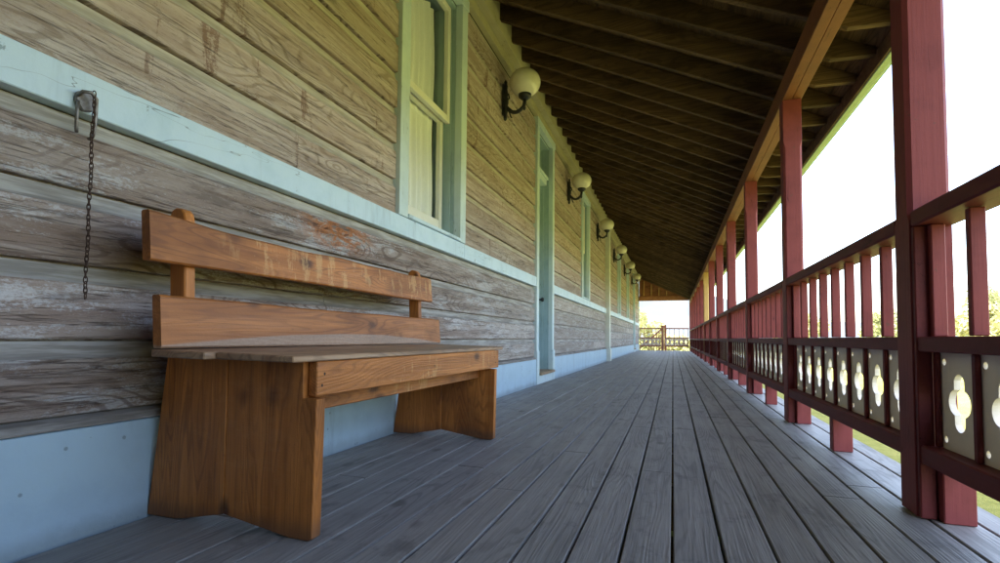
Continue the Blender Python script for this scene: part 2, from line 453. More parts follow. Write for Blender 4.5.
bm = new_bm()
x = -.006 - 12 * .1275
ig = 0
while x < .97:
    w = .1275 if x < .86 else .985 - x
    g = random.uniform(.0028, .0048)
    y = YS + random.uniform(0, 3)
    cuts = [YS]
    while y < YE + .2:
        cuts.append(y); y += random.uniform(3.2, 5.2)
    cuts.append(YE + .2)
    for a, b in zip(cuts, cuts[1:]):
        if b - a < .05: continue
        dz = random.uniform(-.0018, .0012)
        bx(bm, x + g, x + w - g, a + .0015, b - .0015, -.036 + dz, dz, .0028, 0, random.random())
    x += .1275
obj('porch_floor', bm, M['floor'], kind='structure')
bm = new_bm()
y = YS
while y < YE:
    bx(bm, -1.55, .95, y, y + .05, -.22, -.042); y += .6
bx(bm, .952, .985, YS, YE + .2, -.25, -.042)
bx(bm, -1.55, .95, YE + .152, YE + .19, -.55, -.042)
y = YS
while y < YE:
    bx(bm, .80, .95, y + .1, y + .25, -.56, -.224); y += 1.93
obj('porch_floor_framing', bm, M['sheath'], kind='structure')

random.seed(3)
bm = new_bm()
nx, rows = 90, 10
grid = []
for j in range(rows):
    row = []
    for i in range(nx):
        a = math.radians(-75 + 200 * i / (nx - 1))
        rr = 420 + j * 28
        hgt = (56 if a < math.radians(8) else 56 - 44 * min(1, (math.degrees(a) - 8) / 12)) + 9 * math.sin(i * .27) + 6 * math.sin(i * .61 + 1) + 3 * math.sin(i * 1.7)
        z = -.6 + hgt * math.sin(min(1, j / (rows - 1)) * math.pi / 2) * (1 + .04 * random.uniform(-1, 1))
        row.append(bm.verts.new((rr * math.sin(a), rr * math.cos(a), z - (1 if j == 0 else 0))))
    grid.append(row)
for j in range(rows - 1):
    for i in range(nx - 1):
        bm.faces.new((grid[j][i], grid[j][i + 1], grid[j + 1][i + 1], grid[j + 1][i]))
obj('hazy_hills', bm, M['hill'], kind='structure')

# ------------------------------------------------------------------ the house wall
random.seed(11)
house = thing('house_wall', 'long weathered plank house wall with pale blue trim, windows and doors along the porch', 'wall')
DOORS = [(5.88, 6.81), (21.75, 22.68)]
WINS = [(2.635, 3.655), (9.12, 10.02), (15.45, 16.35), (18.62, 19.52)]
HEAD = 3.29
def free(iv, a=YS, b=YE):
    out = []; c = a
    for s, e in sorted(iv):
        if s > c: out.append((c, s))
        c = e
    if c < b: out.append((c, b))
    return out
def course(bm, z0, z1, spans):
    prof = [(WX - .03, z0), (WX - .003, z0), (WX, z0 + .003), (WX, z1 - .058), (WX - .003, z1 - .054), (WX - .011, z1 - .046),
            (WX - .0165, z1 - .034), (WX - .019, z1 - .02), (WX - .0195, z1 - .006), (WX - .028, z1 - .0055), (WX - .03, z1)]
    lay = bm.loops.layers.float_color.get('tone') or bm.loops.layers.float_color.new('tone')
    for a, b in spans:
        cuts = [a]; y = a + random.uniform(1.4, 4.5)
        while y < b - .6:
            cuts.append(y); y += random.uniform(2.6, 4.8)
        cuts.append(b)
        for s, e in zip(cuts, cuts[1:]):
            dx = random.uniform(-.0015, .0015); tn = random.random()
            v0 = [bm.verts.new((p[0] + dx, s + .0008, p[1])) for p in prof]
            v1 = [bm.verts.new((p[0] + dx, e - .0008, p[1])) for p in prof]
            for i in range(len(prof) - 1):
                f = bm.faces.new((v0[i], v1[i], v1[i + 1], v0[i + 1]))
                f.material_index = 1 if 4 <= i <= 8 else 0
                for l in f.loops: l[lay] = (tn, tn, tn, 1)
            for f in (bm.faces.new(v0), bm.faces.new(v1[::-1])):
                for l in f.loops: l[lay] = (tn, tn, tn, 1)
bm = new_bm()
for z0, z1 in ((.335, .545), (.545, .757), (.757, .97), (.97, 1.178)):
    course(bm, z0, z1, free(DOORS))
zz = [1.298, 1.515, 1.735, 1.955, 2.175, 2.395, 2.615, 2.835, 3.055, 3.282]
for z0, z1 in zip(zz, zz[1:]):
    course(bm, z0, z1, free(DOORS + WINS))
bmesh.ops.recalc_face_normals(bm, faces=bm.faces)
obj('siding', bm, [M['siding'], M['cove']], house)

bm = new_bm()
for a, b in free([(d[0] - .01, d[1] + .01) for d in DOORS]):
    y = a
    while y < b - .05:
        e = min(b, y + random.uniform(3.4, 4.6))
        if b - e < .5: e = b
        bx(bm, WX - .02, -1.553, y + .001, e - .001, -.03, .298, .003)
        y = e
obj('baseboard', bm, M['base'], house)
bm = new_bm()
for a, b in free([(d[0] - .01, d[1] + .01) for d in DOORS]):
    prism(bm, [(WX - .03, .3015), (-1.549, .3015), (-1.547, .307), (-1.566, .322), (WX - .03, .334)], 'y', a + .001, b - .001)
obj('water_table', bm, M['cove'], house)
bm = new_bm()
for a, b in free(DOORS):
    cuts = [a] + [w[1] - .005 for w in WINS if a < w[1] < b] + [b]
    for s, e in zip(cuts, cuts[1:]):
        bx(bm, WX - .03, -1.557, s + .0015, e - .0015, 1.1795, 1.2965, .003)
obj('belt_course', bm, M['blue'], house)
bm = new_bm()
bx(bm, WX - .02, WX + .105, 12.62, 12.82, .302, 3.364, .004)
bx(bm, WX - .02, WX + .125, 12.60, 12.84, -.02, .30, .004)
obj('pilaster', bm, M['pale'], house)
# boxed frieze under the rafters
bm = new_bm()
y = YS
while y < YE:
    e = min(YE, y + random.uniform(3.8, 5.2))
    bx(bm, WX - .02, -1.47, y + .001, e - .001, 3.365, 3.62, .003)
    y = e
obj('frieze', bm, M['frieze'], house)
bm = new_bm()
bx(bm, WX - .02, -1.545, YS, YE, 3.285, 3.3635, .003)
obj('frieze_trim', bm, M['frieze'], house)
bm = new_bm()
bx(bm, WX - .02, -1.548, YE + .002, YE + .12, -.02, 3.7, .003)
obj('corner_board', bm, M['blue_v'], house)
# dark rooms behind the wall
bm = new_bm()
def quad(bm, *p): return bm.faces.new([bm.verts.new(q) for q in p])
X1, X2 = WX - .32, -5.0
quad(bm, (X2, YS, -.1), (X2, YE, -.1), (X2, YE, 4), (X2, YS, 4))
quad(bm, (X1 + .28, YS, -.1), (X1 + .28, YS, 4), (X2, YS, 4), (X2, YS, -.1))
quad(bm, (X1 + .28, YE, -.1), (X2, YE, -.1), (X2, YE, 4), (X1 + .28, YE, 4))
quad(bm, (X1 + .28, YS, 3.64), (X2, YS, 3.64), (X2, YE, 3.64), (X1 + .28, YE, 3.64))
quad(bm, (X1 + .28, YS, -.05), (X1 + .28, YE, -.05), (X2, YE, -.05), (X2, YS, -.05))
obj('room_interior', bm, M['room'], house)

def window(y0, y1):
    cz0, cw = 1.298, .105
    a, b = y0 + cw, y1 - cw                       # clear opening
    bm = new_bm()
    bx(bm, WX - .03, -1.552, y0, a, cz0 + .001, 3.19, .003)
    bx(bm, WX - .03, -1.552, b, y1, cz0 + .001, 3.19, .003)
    bx(bm, WX - .03, -1.545, y0 - .012, y1 + .012, 3.192, HEAD - .008, .003)
    w = obj('window', bm, M['blue_v'], house)
    bm = new_bm()                                 # stepped jambs
    for s, y in ((-1, a), (1, b)):
        for xa, xb, d in ((WX - .06, WX - .031, 0), (WX - .125, WX - .061, -.012), (WX - .21, WX - .126, -.024)):
            p, q = (y + d, y + .03) if s > 0 else (y - .03, y - d)
            bx(bm, xa, xb, min(p, q), max(p, q), cz0, 3.19, .001)
    bx(bm, WX - .21, WX - .031, a - .02, b + .02, 3.162, 3.188)
    obj('jamb', bm, M['jamb'], w)
    bm = new_bm()
    prism(bm, [(WX - .22, 1.302), (-1.548, 1.2995), (-1.543, 1.304), (-1.543, 1.322), (WX - .22, 1.365)], 'y', a + .001, b - .001)
    obj('sill', bm, M['blue'], w)
    def sash(xc, z0, z1, bot, top):
        a2, b2 = a + .02, b - .028
        bm = new_bm(); t = .018
        bx(bm, xc - t, xc + t, a2, a2 + .048, z0, z1, .003)
        bx(bm, xc - t, xc + t, b2 - .048, b2, z0, z1, .003)
        bx(bm, xc - t, xc + t, a2 + .049, b2 - .049, z0, z0 + bot, .003)
        bx(bm, xc - t, xc + t, a2 + .049, b2 - .049, z1 - top, z1, .003)
        s = obj('sash', bm, M['white'], w)
        bm = new_bm(); ya, yb, za, zb = a2 + .045, b2 - .045, z0 + bot - .004, z1 - top + .004
        bm.faces.new([bm.verts.new(p) for p in ((xc, ya, za), (xc, yb, za), (xc, yb, zb), (xc, ya, zb))])
        obj('pane', bm, M['glass'], w)
    sash(WX - .078, 2.225, 3.155, .05, .05)
    sash(WX - .135, 1.372, 2.27, .085, .045)
    # curtain: gathered cloth with a slightly irregular hem and side
    bm = new_bm(); N = 90; rows = 12; g = []
    for j in range(rows + 1):
        z = 1.40 + (3.12 - 1.40) * j / rows; r = []
        for i in range(N + 1):
            u = i / N
            y = a + .0 + (b - a - .055) * u + .012 * math.sin(j * .9)
            xx = WX - .182 + .012 * math.sin(u * 55 + .5 * math.sin(j * .5)) + .007 * math.sin(u * 23 + 1)
            r.append(bm.verts.new((xx, y, z)))
        g.append(r)
    for j in range(rows):
        for i in range(N):
            f = bm.faces.new((g[j][i], g[j][i + 1], g[j + 1][i + 1], g[j + 1][i])); f.smooth = True
    obj('curtain', bm, M['curtain'], w)

for w_ in WINS: window(*w_)

def door(y0, y1):
    cw = .10; a, b = y0 + cw, y1 - cw
    bm = new_bm()
    bx(bm, WX - .03, -1.552, y0, a, .135, 3.19, .003)
    bx(bm, WX - .03, -1.552, b, y1, .135, 3.19, .003)
    bx(bm, WX - .03, -1.545, y0 - .012, y1 + .012, 3.192, HEAD - .008, .003)
    bx(bm, WX - .03, -1.540, y0 - .012, a - .004, -.02, .40, .004)       # plinth blocks
    bx(bm, WX - .03, -1.540, b + .004, y1 + .012, -.02, .40, .004)
    bx(bm, WX - .03, -1.546, a - .002, b + .002, -.02, .098, .003)       # riser under the sill
    d = obj('door', bm, M['blue_v'], house)
    bm = new_bm()
    for s, y in ((-1, a), (1, b)):
        for xa, xb, dd in ((WX - .10, WX - .031, 0), (WX - .24, WX - .101, -.014)):
            p, q = (y + dd, y + .03) if s > 0 else (y - .03, y - dd)
            bx(bm, xa, xb, min(p, q), max(p, q), .10, 3.19, .001)
    bx(bm, WX - .24, WX - .031, a - .02, b + .02, 3.16, 3.188)
    obj('jamb', bm, M['jamb'], d)
    bm = new_bm(); bx(bm, WX - .24, -1.51, a - .001, b + .001, .102, .133, .006)
    obj('sill', bm, M['sill'], d)
    bm = new_bm(); bx(bm, WX - .20, WX - .06, a + .001, b - .001, 2.66, 2.76, .006)
    bx(bm, WX - .06, WX - .035, a + .001, b - .001, 2.735, 2.775, .004)
    obj('transom_bar', bm, M['blue_v'], d)
    bm = new_bm()
    xf = WX - .15
    bx(bm, xf - .04, xf, a + .002, a + .11, .136, 2.655, .003)
    bx(bm, xf - .04, xf, b - .11, b - .002, .136, 2.655, .003)
    for z0, z1 in ((.136, .36), (1.0, 1.15), (2.50, 2.655)):
        bx(bm, xf - .04, xf, a + .111, b - .111, z0, z1, .003)
    bx(bm, xf - .03, xf - .014, a + .105, b - .105, .3, 1.05)
    bx(bm, xf - .03, xf - .014, a + .105, b - .105, 1.1, 2.55)
    obj('door_leaf', bm, M['jamb'], d)
    bm = new_bm()
    lathe(bm, [(.012, 0), (.012, .03), (.026, .04), (.03, .055), (.022, .068)], 16)
    bmesh.ops.rotate(bm, verts=bm.verts, cent=(0, 0, 0), matrix=Matrix.Rotation(math.pi / 2, 3, 'Y'))
    bmesh.ops.translate(bm, verts=bm.verts, vec=(xf, b - .06, 1.08))
    obj('knob', bm, M['black'], d)
    bm = new_bm(); bm.faces.new([bm.verts.new(p) for p in ((xf - .01, a + .03, 2.79), (xf - .01, b - .03, 2.79), (xf - .01, b - .03, 3.13), (xf - .01, a + .03, 3.13))])
    obj('pane', bm, M['glass'], d)
    bm = new_bm()
    for p in ((a + .001, a + .04, 2.762, 3.158), (b - .04, b - .001, 2.762, 3.158)):
        bx(bm, xf - .03, xf + .01, *p, .002)
    bx(bm, xf - .03, xf + .01, a + .041, b - .041, 2.762, 2.80, .002)
    bx(bm, xf - .03, xf + .01, a + .041, b - .041, 3.12, 3.158, .002)
    obj('transom_sash', bm, M['jamb'], d)
for d_ in DOORS: door(*d_)

# ------------------------------------------------------------------ porch roof
random.seed(21)
roof = thing('porch_roof', 'sloping porch roof of dark exposed rafters with a timber beam and pale green fascia', 'roof', (0, 0, 0))
bm = new_bm(); D = .15
prism(bm, [(-1.66, zraft(-1.66)), (.93, zraft(.93)), (1.168, 2.285), (1.168, zraft(1.168) + D), (-1.66, zraft(-1.66) + D)], 'y', -.0225, .0225, .003)
r0 = obj('rafter', bm, M['rafter'], roof)
ys = []
y = 4.226 - .34 * 24
while y < YE: ys.append(y); y += .34
for i, y in enumerate(ys):
    r = r0 if i == 0 else r0.copy()
    if i: COL.objects.link(r); r.parent = roof
    r.location = (0, y + random.uniform(-.008, .008), random.uniform(-.003, .003))
bm = new_bm()
lay = bm.loops.layers.float_color.new('tone')
xx = -5.2
while xx < 1.22:
    xe = min(xx + .15, 1.225)
    za, zb = zraft(xx) + D + .002, zraft(xe) + D + .002
    prism(bm, [(xx + .002, za), (xe - .002, zb), (xe - .002, zb + .022), (xx + .002, za + .022)], 'y', YS - .2, YE + .25)
    xx += .15
obj('roof_boards', bm, M['sheath'], roof)
bm = new_bm()
prism(bm, [(-5.25, zraft(-5.25) + D + .026), (1.25, zraft(1.25) + D + .026), (1.25, zraft(1.25) + D + .045), (-5.25, zraft(-5.25) + D + .05)], 'y', YS - .22, YE + .28)
obj('roof_covering', bm, M['shingle'], roof)
bm = new_bm()
bx(bm, PX, PX + .06, YS, YE + .1, 2.24, 2.388, .004)
bx(bm, PX + .061, PX + .125, YS, YE + .1, 2.243, 2.388, .004)
obj('beam', bm, M['beam'], roof)
bm = new_bm(); bx(bm, 1.169, 1.182, YS - .2, YE + .25, 2.212, 2.31); obj('sub_fascia', bm, M['rafter'], roof)
bm = new_bm(); bx(bm, 1.1825, 1.228, YS - .2, YE + .25, 2.205, 2.31, .003)
bx(bm, 1.2285, 1.285, YS - .2, YE + .25, 2.258, 2.335, .004)
obj('fascia', bm, M['fascia'], roof)
# boarded gable end
bm = new_bm()
prism(bm, [(WX + .04, 2.621), (.56, 2.621), (WX + .04, zraft(WX + .04) + D - .001)], 'y', YE, YE + .02)
gb = obj('gable_board', bm, M['header'], roof)
bm = new_bm(); prism(bm, [(WX + .035, 2.385), (PX - .002, 2.385), (PX - .002, 2.535), (.57, 2.612), (.55, 2.619), (WX + .035, 2.619)], 'y', YE - .07, YE + .03, .004)
obj('header', bm, M['header'], roof)
for x in (-1.35, -1.0, -.65, -.3):
    bm = new_bm(); bx(bm, x, x + .05, YE - .055, YE - .002, 2.622, zraft(x + .05) - .01, .003)
    obj('gable_stud', bm, M['tan'], roof)

# unseen boarded wall and return added behind the camera to darken the near end
bm = new_bm()
x = WX + .03
while x < 1.15:
    bx(bm, x, x + .148, -1.66, -1.63, -.02, zraft(x + .148) + .1, .004); x += .15
y = -1.62
while y < -.45:
    bx(bm, .98, 1.01, y, y + .148, -.02, zraft(1.01) + .02, .004); y += .15
obj('unseen_shade_wall', bm, M['sheath'], kind='structure')

# ------------------------------------------------------------------ porch posts
def post_mesh():
    bm = new_bm()
    zs = [(0.002, .002), (.955, .002), (.975, .013), (1.90, .013), (1.945, .002), (2.2385, .002)]
    rings = []
    for z, c in zs:
        w = PW; p = [(c, 0), (w - c, 0), (w, c), (w, w - c), (w - c, w), (c, w), (0, w - c), (0, c)]
        rings.append([bm.verts.new((a, b, z)) for a, b in p])
    for A, B in zip(rings, rings[1:]):
        for k in range(8): bm.faces.new((A[k], A[(k + 1) % 8], B[(k + 1) % 8], B[k]))
    bm.faces.new(rings[0][::-1]); bm.faces.new(rings[-1])
    return bm
p0 = None
NPOST = 13
for k in range(-1, NPOST):
    y = Y0 + PITCH * k
    if p0 is None:
        o = p0 = obj('porch_post', post_mesh(), M['red'])
    else:
        o = p0.copy(); COL.objects.link(o)
    o.location = (PX + random.uniform(-.002, .002), y + random.uniform(-.004, .004), 0); o.rotation_euler = (0, 0, random.uniform(-.012, .012))
    o['category'] = 'post'; o['group'] = 'posts along the porch edge'
    if k < 0: o['label'] = 'red chamfered porch post beside the camera at the right edge of the porch'
    elif k == 6:
        o.data = p0.data.copy(); o.data.materials[0] = M['tan']
        o['label'] = 'bare tan timber porch post, the only unpainted one in the row'
    elif k == 0: o['label'] = 'large red chamfered porch post closest to the viewer, full height at right'
    elif k == NPOST - 1: o['label'] = 'farthest red porch post, at the corner of the end railing'
    else: o['label'] = '%s red porch post in the row, counted from the viewer' % ORD[k]

# ------------------------------------------------------------------ railing sections
PH0, PH1 = .2305, .5255
NB = 9
def panel_mesh(w, t=.017):
    """cream board with a long four-lobed hole and four small round holes; local x is thickness, y is width"""
    bm = new_bm()
    zc = (PH0 + PH1) / 2; edges = []
    def loop(pts):
        v = [bm.verts.new((0, p[0], p[1])) for p in pts]
        for i in range(len(v)): edges.append(bm.edges.new((v[i], v[(i + 1) % len(v)])))
    hw = w / 2
    loop([(-hw, PH0), (hw, PH0), (hw, PH1), (-hw, PH1)])
    circ = [((0, .056), .029), ((0, -.056), .029), ((.022, 0), .038), ((-.022, 0), .038), ((0, 0), .03)]
    pts = []
    for i in range(48):
        a = 2 * math.pi * i / 48; d = (math.cos(a), math.sin(a)); best = 0
        for (cx, cy), r in circ:
            b = cx * d[0] + cy * d[1]; q = cx * cx + cy * cy - r * r; disc = b * b - q
            if disc >= 0: best = max(best, b + math.sqrt(disc))
        pts.append((d[0] * best, zc + d[1] * best))
    loop(pts)
    for sx in (-1, 1):
        for sz in (-1, 1):
            loop([(sx * (hw - .026) + .0105 * math.cos(2 * math.pi * i / 12), zc + sz * .118 + .0105 * math.sin(2 * math.pi * i / 12)) for i in range(12)])
    bmesh.ops.triangle_fill(bm, use_beauty=True, use_dissolve=False, edges=edges)
    fs = list(bm.faces)
    r = bmesh.ops.extrude_face_region(bm, geom=fs)
    bmesh.ops.translate(bm, verts=[v for v in r['geom'] if isinstance(v, bmesh.types.BMVert)], vec=(t, 0, 0))
    bmesh.ops.recalc_face_normals(bm, faces=bm.faces)
    return bm

def make_rail(name, L, nb, label, group, feet=True, mats=None):
    """a railing bay built along +y from its base point"""
    t = thing(name, label, 'railing', (0, 0, 0), 0, group)
    mr, mb = mats or (M['red_y'], M['red'])
    bm = new_bm(); bx(bm, 0.001, .118, .002, L - .002, .932, .985, .006); obj('handrail', bm, mr, t)
    bm = new_bm(); bx(bm, .006, .092, .002, L - .002, PH1 + .001, .574, .004); obj('middle_rail', bm, mr, t)
    bm = new_bm(); bx(bm, .006, .096, .002, L - .002, .172, PH0 - .001, .004); obj('bottom_rail', bm, mr, t)
    st = (L - .07) / (nb - 1)
    bs = bds = ps = None
    for i in range(nb):
        y = .035 + st * i
        if bs is None:
            bm = new_bm(); bx(bm, .038, .076, -.012, .012, .5755, .9305, .003); b = bs = obj('baluster', bm, mb, t)
            bm = new_bm(); bx(bm, .041, .0545, -.011, .011, PH0 + .0005, PH1, .003); d = bds = obj('panel_divider', bm, mr, t)
        else:
            b = bs.copy(); COL.objects.link(b); b.parent = t
            d = bds.copy(); COL.objects.link(d); d.parent = t
        b.location = (0, y, 0); d.location = (0, y, 0)
    for i in range(nb - 1):
        y = .035 + st * (i + .5)
        if ps is None: p = ps = obj('cutout_panel', panel_mesh(st - .003), M['panel'], t)
        else: p = ps.copy(); COL.objects.link(p); p.parent = t
        p.location = (.0555, y, 0)
    if feet:
        bm = new_bm(); bx(bm, .002, .045, L - .022, L - .001, .001, .931, .003); obj('post_shade_strip', bm, mr, t)  # dark strip added in place of the shade on the post's near face
        bm = new_bm(); bx(bm, .026, .112, L / 2 - .03, L / 2 + .03, .001, .171, .003); obj('foot', bm, mb, t)
        bm = new_bm(); bx(bm, .048, .130, L - .055, L - .003, .001, .171, .003); obj('foot', bm, mb, t)
    return t
L = PITCH - PW
rail0 = None
for k in range(-1, NPOST - 1):
    y = Y0 + PITCH * k + PW
    if rail0 is None:
        t = rail0 = make_rail('railing_section', L, NB, '', 'railing sections between the porch posts')
    else: t = copy_tree(rail0)
    t.location = (PX, y, 0)
    if k < 0: t['label'] = 'red railing section with cutout panels cropped by the right picture edge'
    elif k == 0: t['label'] = 'red railing section with cutout panels just beyond the large nearest post'
    elif k == NPOST - 2: t['label'] = 'farthest red railing section, meeting the end railing of the porch'
    else: t['label'] = 'red railing section between the %s and %s porch posts' % (ORD[k], ORD[k + 1])

# end of the porch: fixed railing, newel post, stair opening with a sloping rail
t = make_rail('end_railing', 1.10, 6, 'red end railing with cutout panels at the far porch end, right of the newel', None, False, (M['endrail'], M['endrail']))
del_group = t.pop('group', None)
t.location = (PX - .02, YE - .11, 0); t.rotation_euler = (0, 0, math.pi / 2); t.scale = (1, 1, 1.1)
bm = new_bm()
bx(bm, -.06, .06, -.06, .06, .002, 1.17, .008); bx(bm, -.075, .075, -.075, .075, 1.1705, 1.205, .008)
o = obj('newel_post', bm, M['endrail'], None, None, 'short red newel post with flat cap at the far end of the porch', 'post'); o.location = (-.47, YE - .06, 0)
t = make_rail('end_railing', 1.0, 6, 'red railing left of the newel at the far end, next to the house corner', None, False, (M['endrail'], M['endrail']))
t.pop('group', None)
t.location = (-.535, YE - .11, 0); t.rotation_euler = (0, 0, math.pi / 2); t.scale = (1, 1, 1.1)
t = thing('stair_railing', 'sloping stair handrail descending to the left behind the far end railing', 'railing', (0, YE + .5, 0))
bm = new_bm(); prism(bm, [(-.40, 1.10), (-.40, 1.19), (-1.75, -.02), (-1.75, -.11)], 'y', -.04, .04, .006); obj('handrail', bm, M['endrail'], t)
bm = new_bm(); prism(bm, [(-.40, .22), (-.40, .30), (-1.20, -.42), (-1.20, -.50)], 'y', -.03, .03, .004); obj('bottom_rail', bm, M['endrail'], t)
for i in range(6):
    x = -.52 - .12 * i
    bm = new_bm(); bx(bm, x - .018, x + .018, -.017, .017, .30 + (x + .4) * .9 - .05, 1.10 + (x + .4) * .9 + .01, .003); obj('baluster', bm, M['endrail'], t)
bm = new_bm(); bx(bm, -.40, -.30, -.05, .05, -.56, 1.24, .006); obj('post', bm, M['endrail'], t)
bm = new_bm(); bx(bm, -1.80, -1.70, -.05, .05, -.56, .05, .006); obj('post', bm, M['endrail'], t)

# ------------------------------------------------------------------ wall lamps
def make_lamp():
    t = thing('wall_lamp', '', 'lamp', (0, 0, 0), 0, 'globe lamps along the house wall')
    X0 = -.008
    bm = new_bm()
    bx(bm, X0, X0 + .016, -.03, .03, -.12, .19, .004)
    lathe(bm, [(.004, -.175), (.014, -.165), (.020, -.145), (.013, -.125), (.022, -.10), (.027, -.06), (.023, -.03), (.031, 0), (.031, .03), (.022, .06), (.026, .10), (.018, .14), (.022, .17), (.012, .20), (.016, .215), (.003, .24)], 16, (X0 + .028, 0, 0))
    obj('backplate', bm, M['black'], t)
    bm = new_bm()
    P = []
    for i in range(15):
        u = i / 14
        P.append((.012 + .196 * u, 0, -.02 - .085 * math.sin(u * math.pi * .86) + .005 * u))
    P += [(.215, 0, -.012), (.217, 0, .02)]
    tube(bm, P, [.021] * 5 + [.018] * 12, 10)
    S2 = [(.02 + .07 * u, 0, -.1 + .05 * math.sin(u * 5)) for u in [i / 10 for i in range(11)]]
    tube(bm, S2, .008, 8)
    tube(bm, [(.012, 0, .11), (.05, 0, .09), (.06, 0, .05), (.03, 0, .02)], .009, 8)
    tube(bm, [(.205, 0, -.05), (.214, 0, -.075), (.214, 0, -.095)], [.014, .016, .004], 8)
    obj('arm', bm, M['black'], t)
    bm = new_bm()
    lathe(bm, [(.016, 0), (.03, .004), (.05, .02), (.062, .03), (.064, .055), (.058, .06)], 28, (.217, 0, .008)); obj('fitter', bm, M['black'], t)
    bm = new_bm()
    bmesh.ops.create_uvsphere(bm, u_segments=48, v_segments=24, radius=.147)
    for f in bm.faces: f.smooth = True
    bmesh.ops.scale(bm, verts=bm.verts, vec=(1.03, 1.03, .90)); bmesh.ops.translate(bm, verts=bm.verts, vec=(.217, 0, .182)); obj('globe', bm, M['globe'], t)
    return t
lamp0 = None
WHERE = ['largest cream globe lamp on black bracket between the big window and nearer door',
         'second cream globe lamp on black bracket, between the nearer door and the second window',
         'third cream globe lamp, on the wall beyond the second window',
         'fourth cream globe lamp, just past the pale pilaster', 'fifth cream globe lamp, second from the far end of the wall',
         'sixth and farthest cream globe lamp, small near the house corner']
for i, y in enumerate((4.6, 7.83, 11.06, 14.3, 17.5, 20.75)):
    t = lamp0 = make_lamp() if i == 0 else lamp0
    if i: t = copy_tree(lamp0)
    t.location = (WX + .015, y, 2.862); t['label'] = WHERE[i]; t.rotation_euler = (random.uniform(-.02, .02), random.uniform(-.02, .02) if i else 0, random.uniform(-.05, .05))

# ------------------------------------------------------------------ bench
random.seed(5)
bench = thing('bench', 'rustic orange brown plank bench with two backrest boards against the house wall', 'bench', (-1.2, 1.9, 0))
BO = Vector((-1.2, 1.9, 0))
def bpart(name, bm, mat, label=None):
    bmesh.ops.translate(bm, verts=bm.verts, vec=-BO)
    return obj(name, bm, mat, bench, None, label)
def bench_end(y0, y1):
    bm = new_bm()
    xs = -1.245
    # two boards side by side with a fine seam, foot arched in the middle
    back = [(-1.552, .0), (-1.44, .001), (-1.40, .006), (xs - .0012, .037), (xs - .0012, .4925), (-1.489, .4965)]
    front = [(xs + .0012, .037), (-1.04, .006), (-1.005, .001), (-.945, .0), (-.932, .006), (-.926, .385), (-.972, .386), (-.972, .4885), (xs + .0012, .4925)]
    prism(bm, back, 'y', y0, y1, .002); prism(bm, front, 'y', y0 + .0008, y1 - .001, .002)
    return bm
bpart('end_panel', bench_end(1.150, 1.190), M['bench_z'])
bpart('end_panel', bench_end(2.610, 2.650), M['bench_z'])
bm = new_bm()
prism(bm, [(-1.40, .497), (-1.20, .493), (-1.20, .513), (-1.40, .518)], 'y', 1.03, 2.79, .003)
prism(bm, [(-1.198, .493), (-.935, .489), (-.935, .506), (-1.198, .513)], 'y', 1.066, 2.775, .003)
bpart('seat', bm, M['seat'])
bm = new_bm(); bx(bm, -.970, -.940, 1.168, 2.715, .390, .488, .003); bpart('apron', bm, M['bench_y'])
bm = new_bm(); bx(bm, -1.05, -1.02, 1.191, 2.609, .335, .488, .003); bpart('stretcher', bm, M['bench_y'])
def plank(name, x, zb, zt, ya, yb, lean, amp, seed, tk=.032):
    """back board with a hand-cut wavy top edge, leaning slightly"""
    rnd = random.Random(seed); n = 40
    ph = [rnd.uniform(0, 6) for _ in range(4)]
    bm = new_bm(); F = []; 
    for i in range(n + 1):
        u = i / n; y = ya + (yb - ya) * u
        top = zt + amp * (.6 * math.sin(u * 5 + ph[0]) + .35 * math.sin(u * 11 + ph[1]) + .18 * math.sin(u * 27 + ph[2])) - amp * .8 * (1 if u > .93 else 0) * (u - .93) * 8
        bot = zb + amp * .22 * math.sin(u * 7 + ph[3])
        prof = [(x - tk, bot + .003), (x - tk + .004, bot), (x - .005, bot), (x, bot + .005), (x - lean, top - .006), (x - lean - .006, top), (x - lean - tk + .005, top), (x - lean - tk, top - .004)]
        F.append([bm.verts.new((p[0], y, p[1])) for p in prof])
    for A, B in zip(F, F[1:]):
        for k in range(8): bm.faces.new((A[k], B[k], B[(k + 1) % 8], A[(k + 1) % 8]))
    bm.faces.new(F[0]); bm.faces.new(F[-1][::-1])
    bmesh.ops.recalc_face_normals(bm, faces=bm.faces)
    return bm
bpart('backrest_board', plank('b', -1.362, .5205, .670, 1.032, 2.83, .012, .004, 4), M['bench_low'], 'lower backrest board with a pale worn bottom edge')
bpart('backrest_board', plank('b', -1.374, .770, .905, 1.0, 2.735, .012, .011, 9), M['bench_y'], 'upper backrest board with a wavy top edge')
for y in (1.128, 2.615):
    bm = new_bm()
    prism(bm, [(-1.455, .522), (-1.396, .522), (-1.396, .60), (-1.410, .915), (-1.416, .935), (-1.430, .948), (-1.452, .952), (-1.468, .945), (-1.476, .925)], 'y', y, y + .037, .004)
    bpart('upright', bm, M['bench_z'])
bm = new_bm()
for y, z, x in ((1.19, .42, -.9395), (1.2, .452, -.9395), (2.66, .42, -.9395), (2.65, .45, -.9395), (1.9, .44, -.9395)):
    lathe(bm, [(.004, -.002), (.004, .001), (.002, .0015)], 8, (0, 0, 0)) if False else None
    b2 = bmesh.ops.create_circle(bm, cap_ends=True, radius=.0045, segments=10, matrix=Matrix.Translation((x, y, z)) @ Matrix.Rotation(math.pi / 2, 4, 'Y'))
bpart('nail_heads', bm, M['rust'])

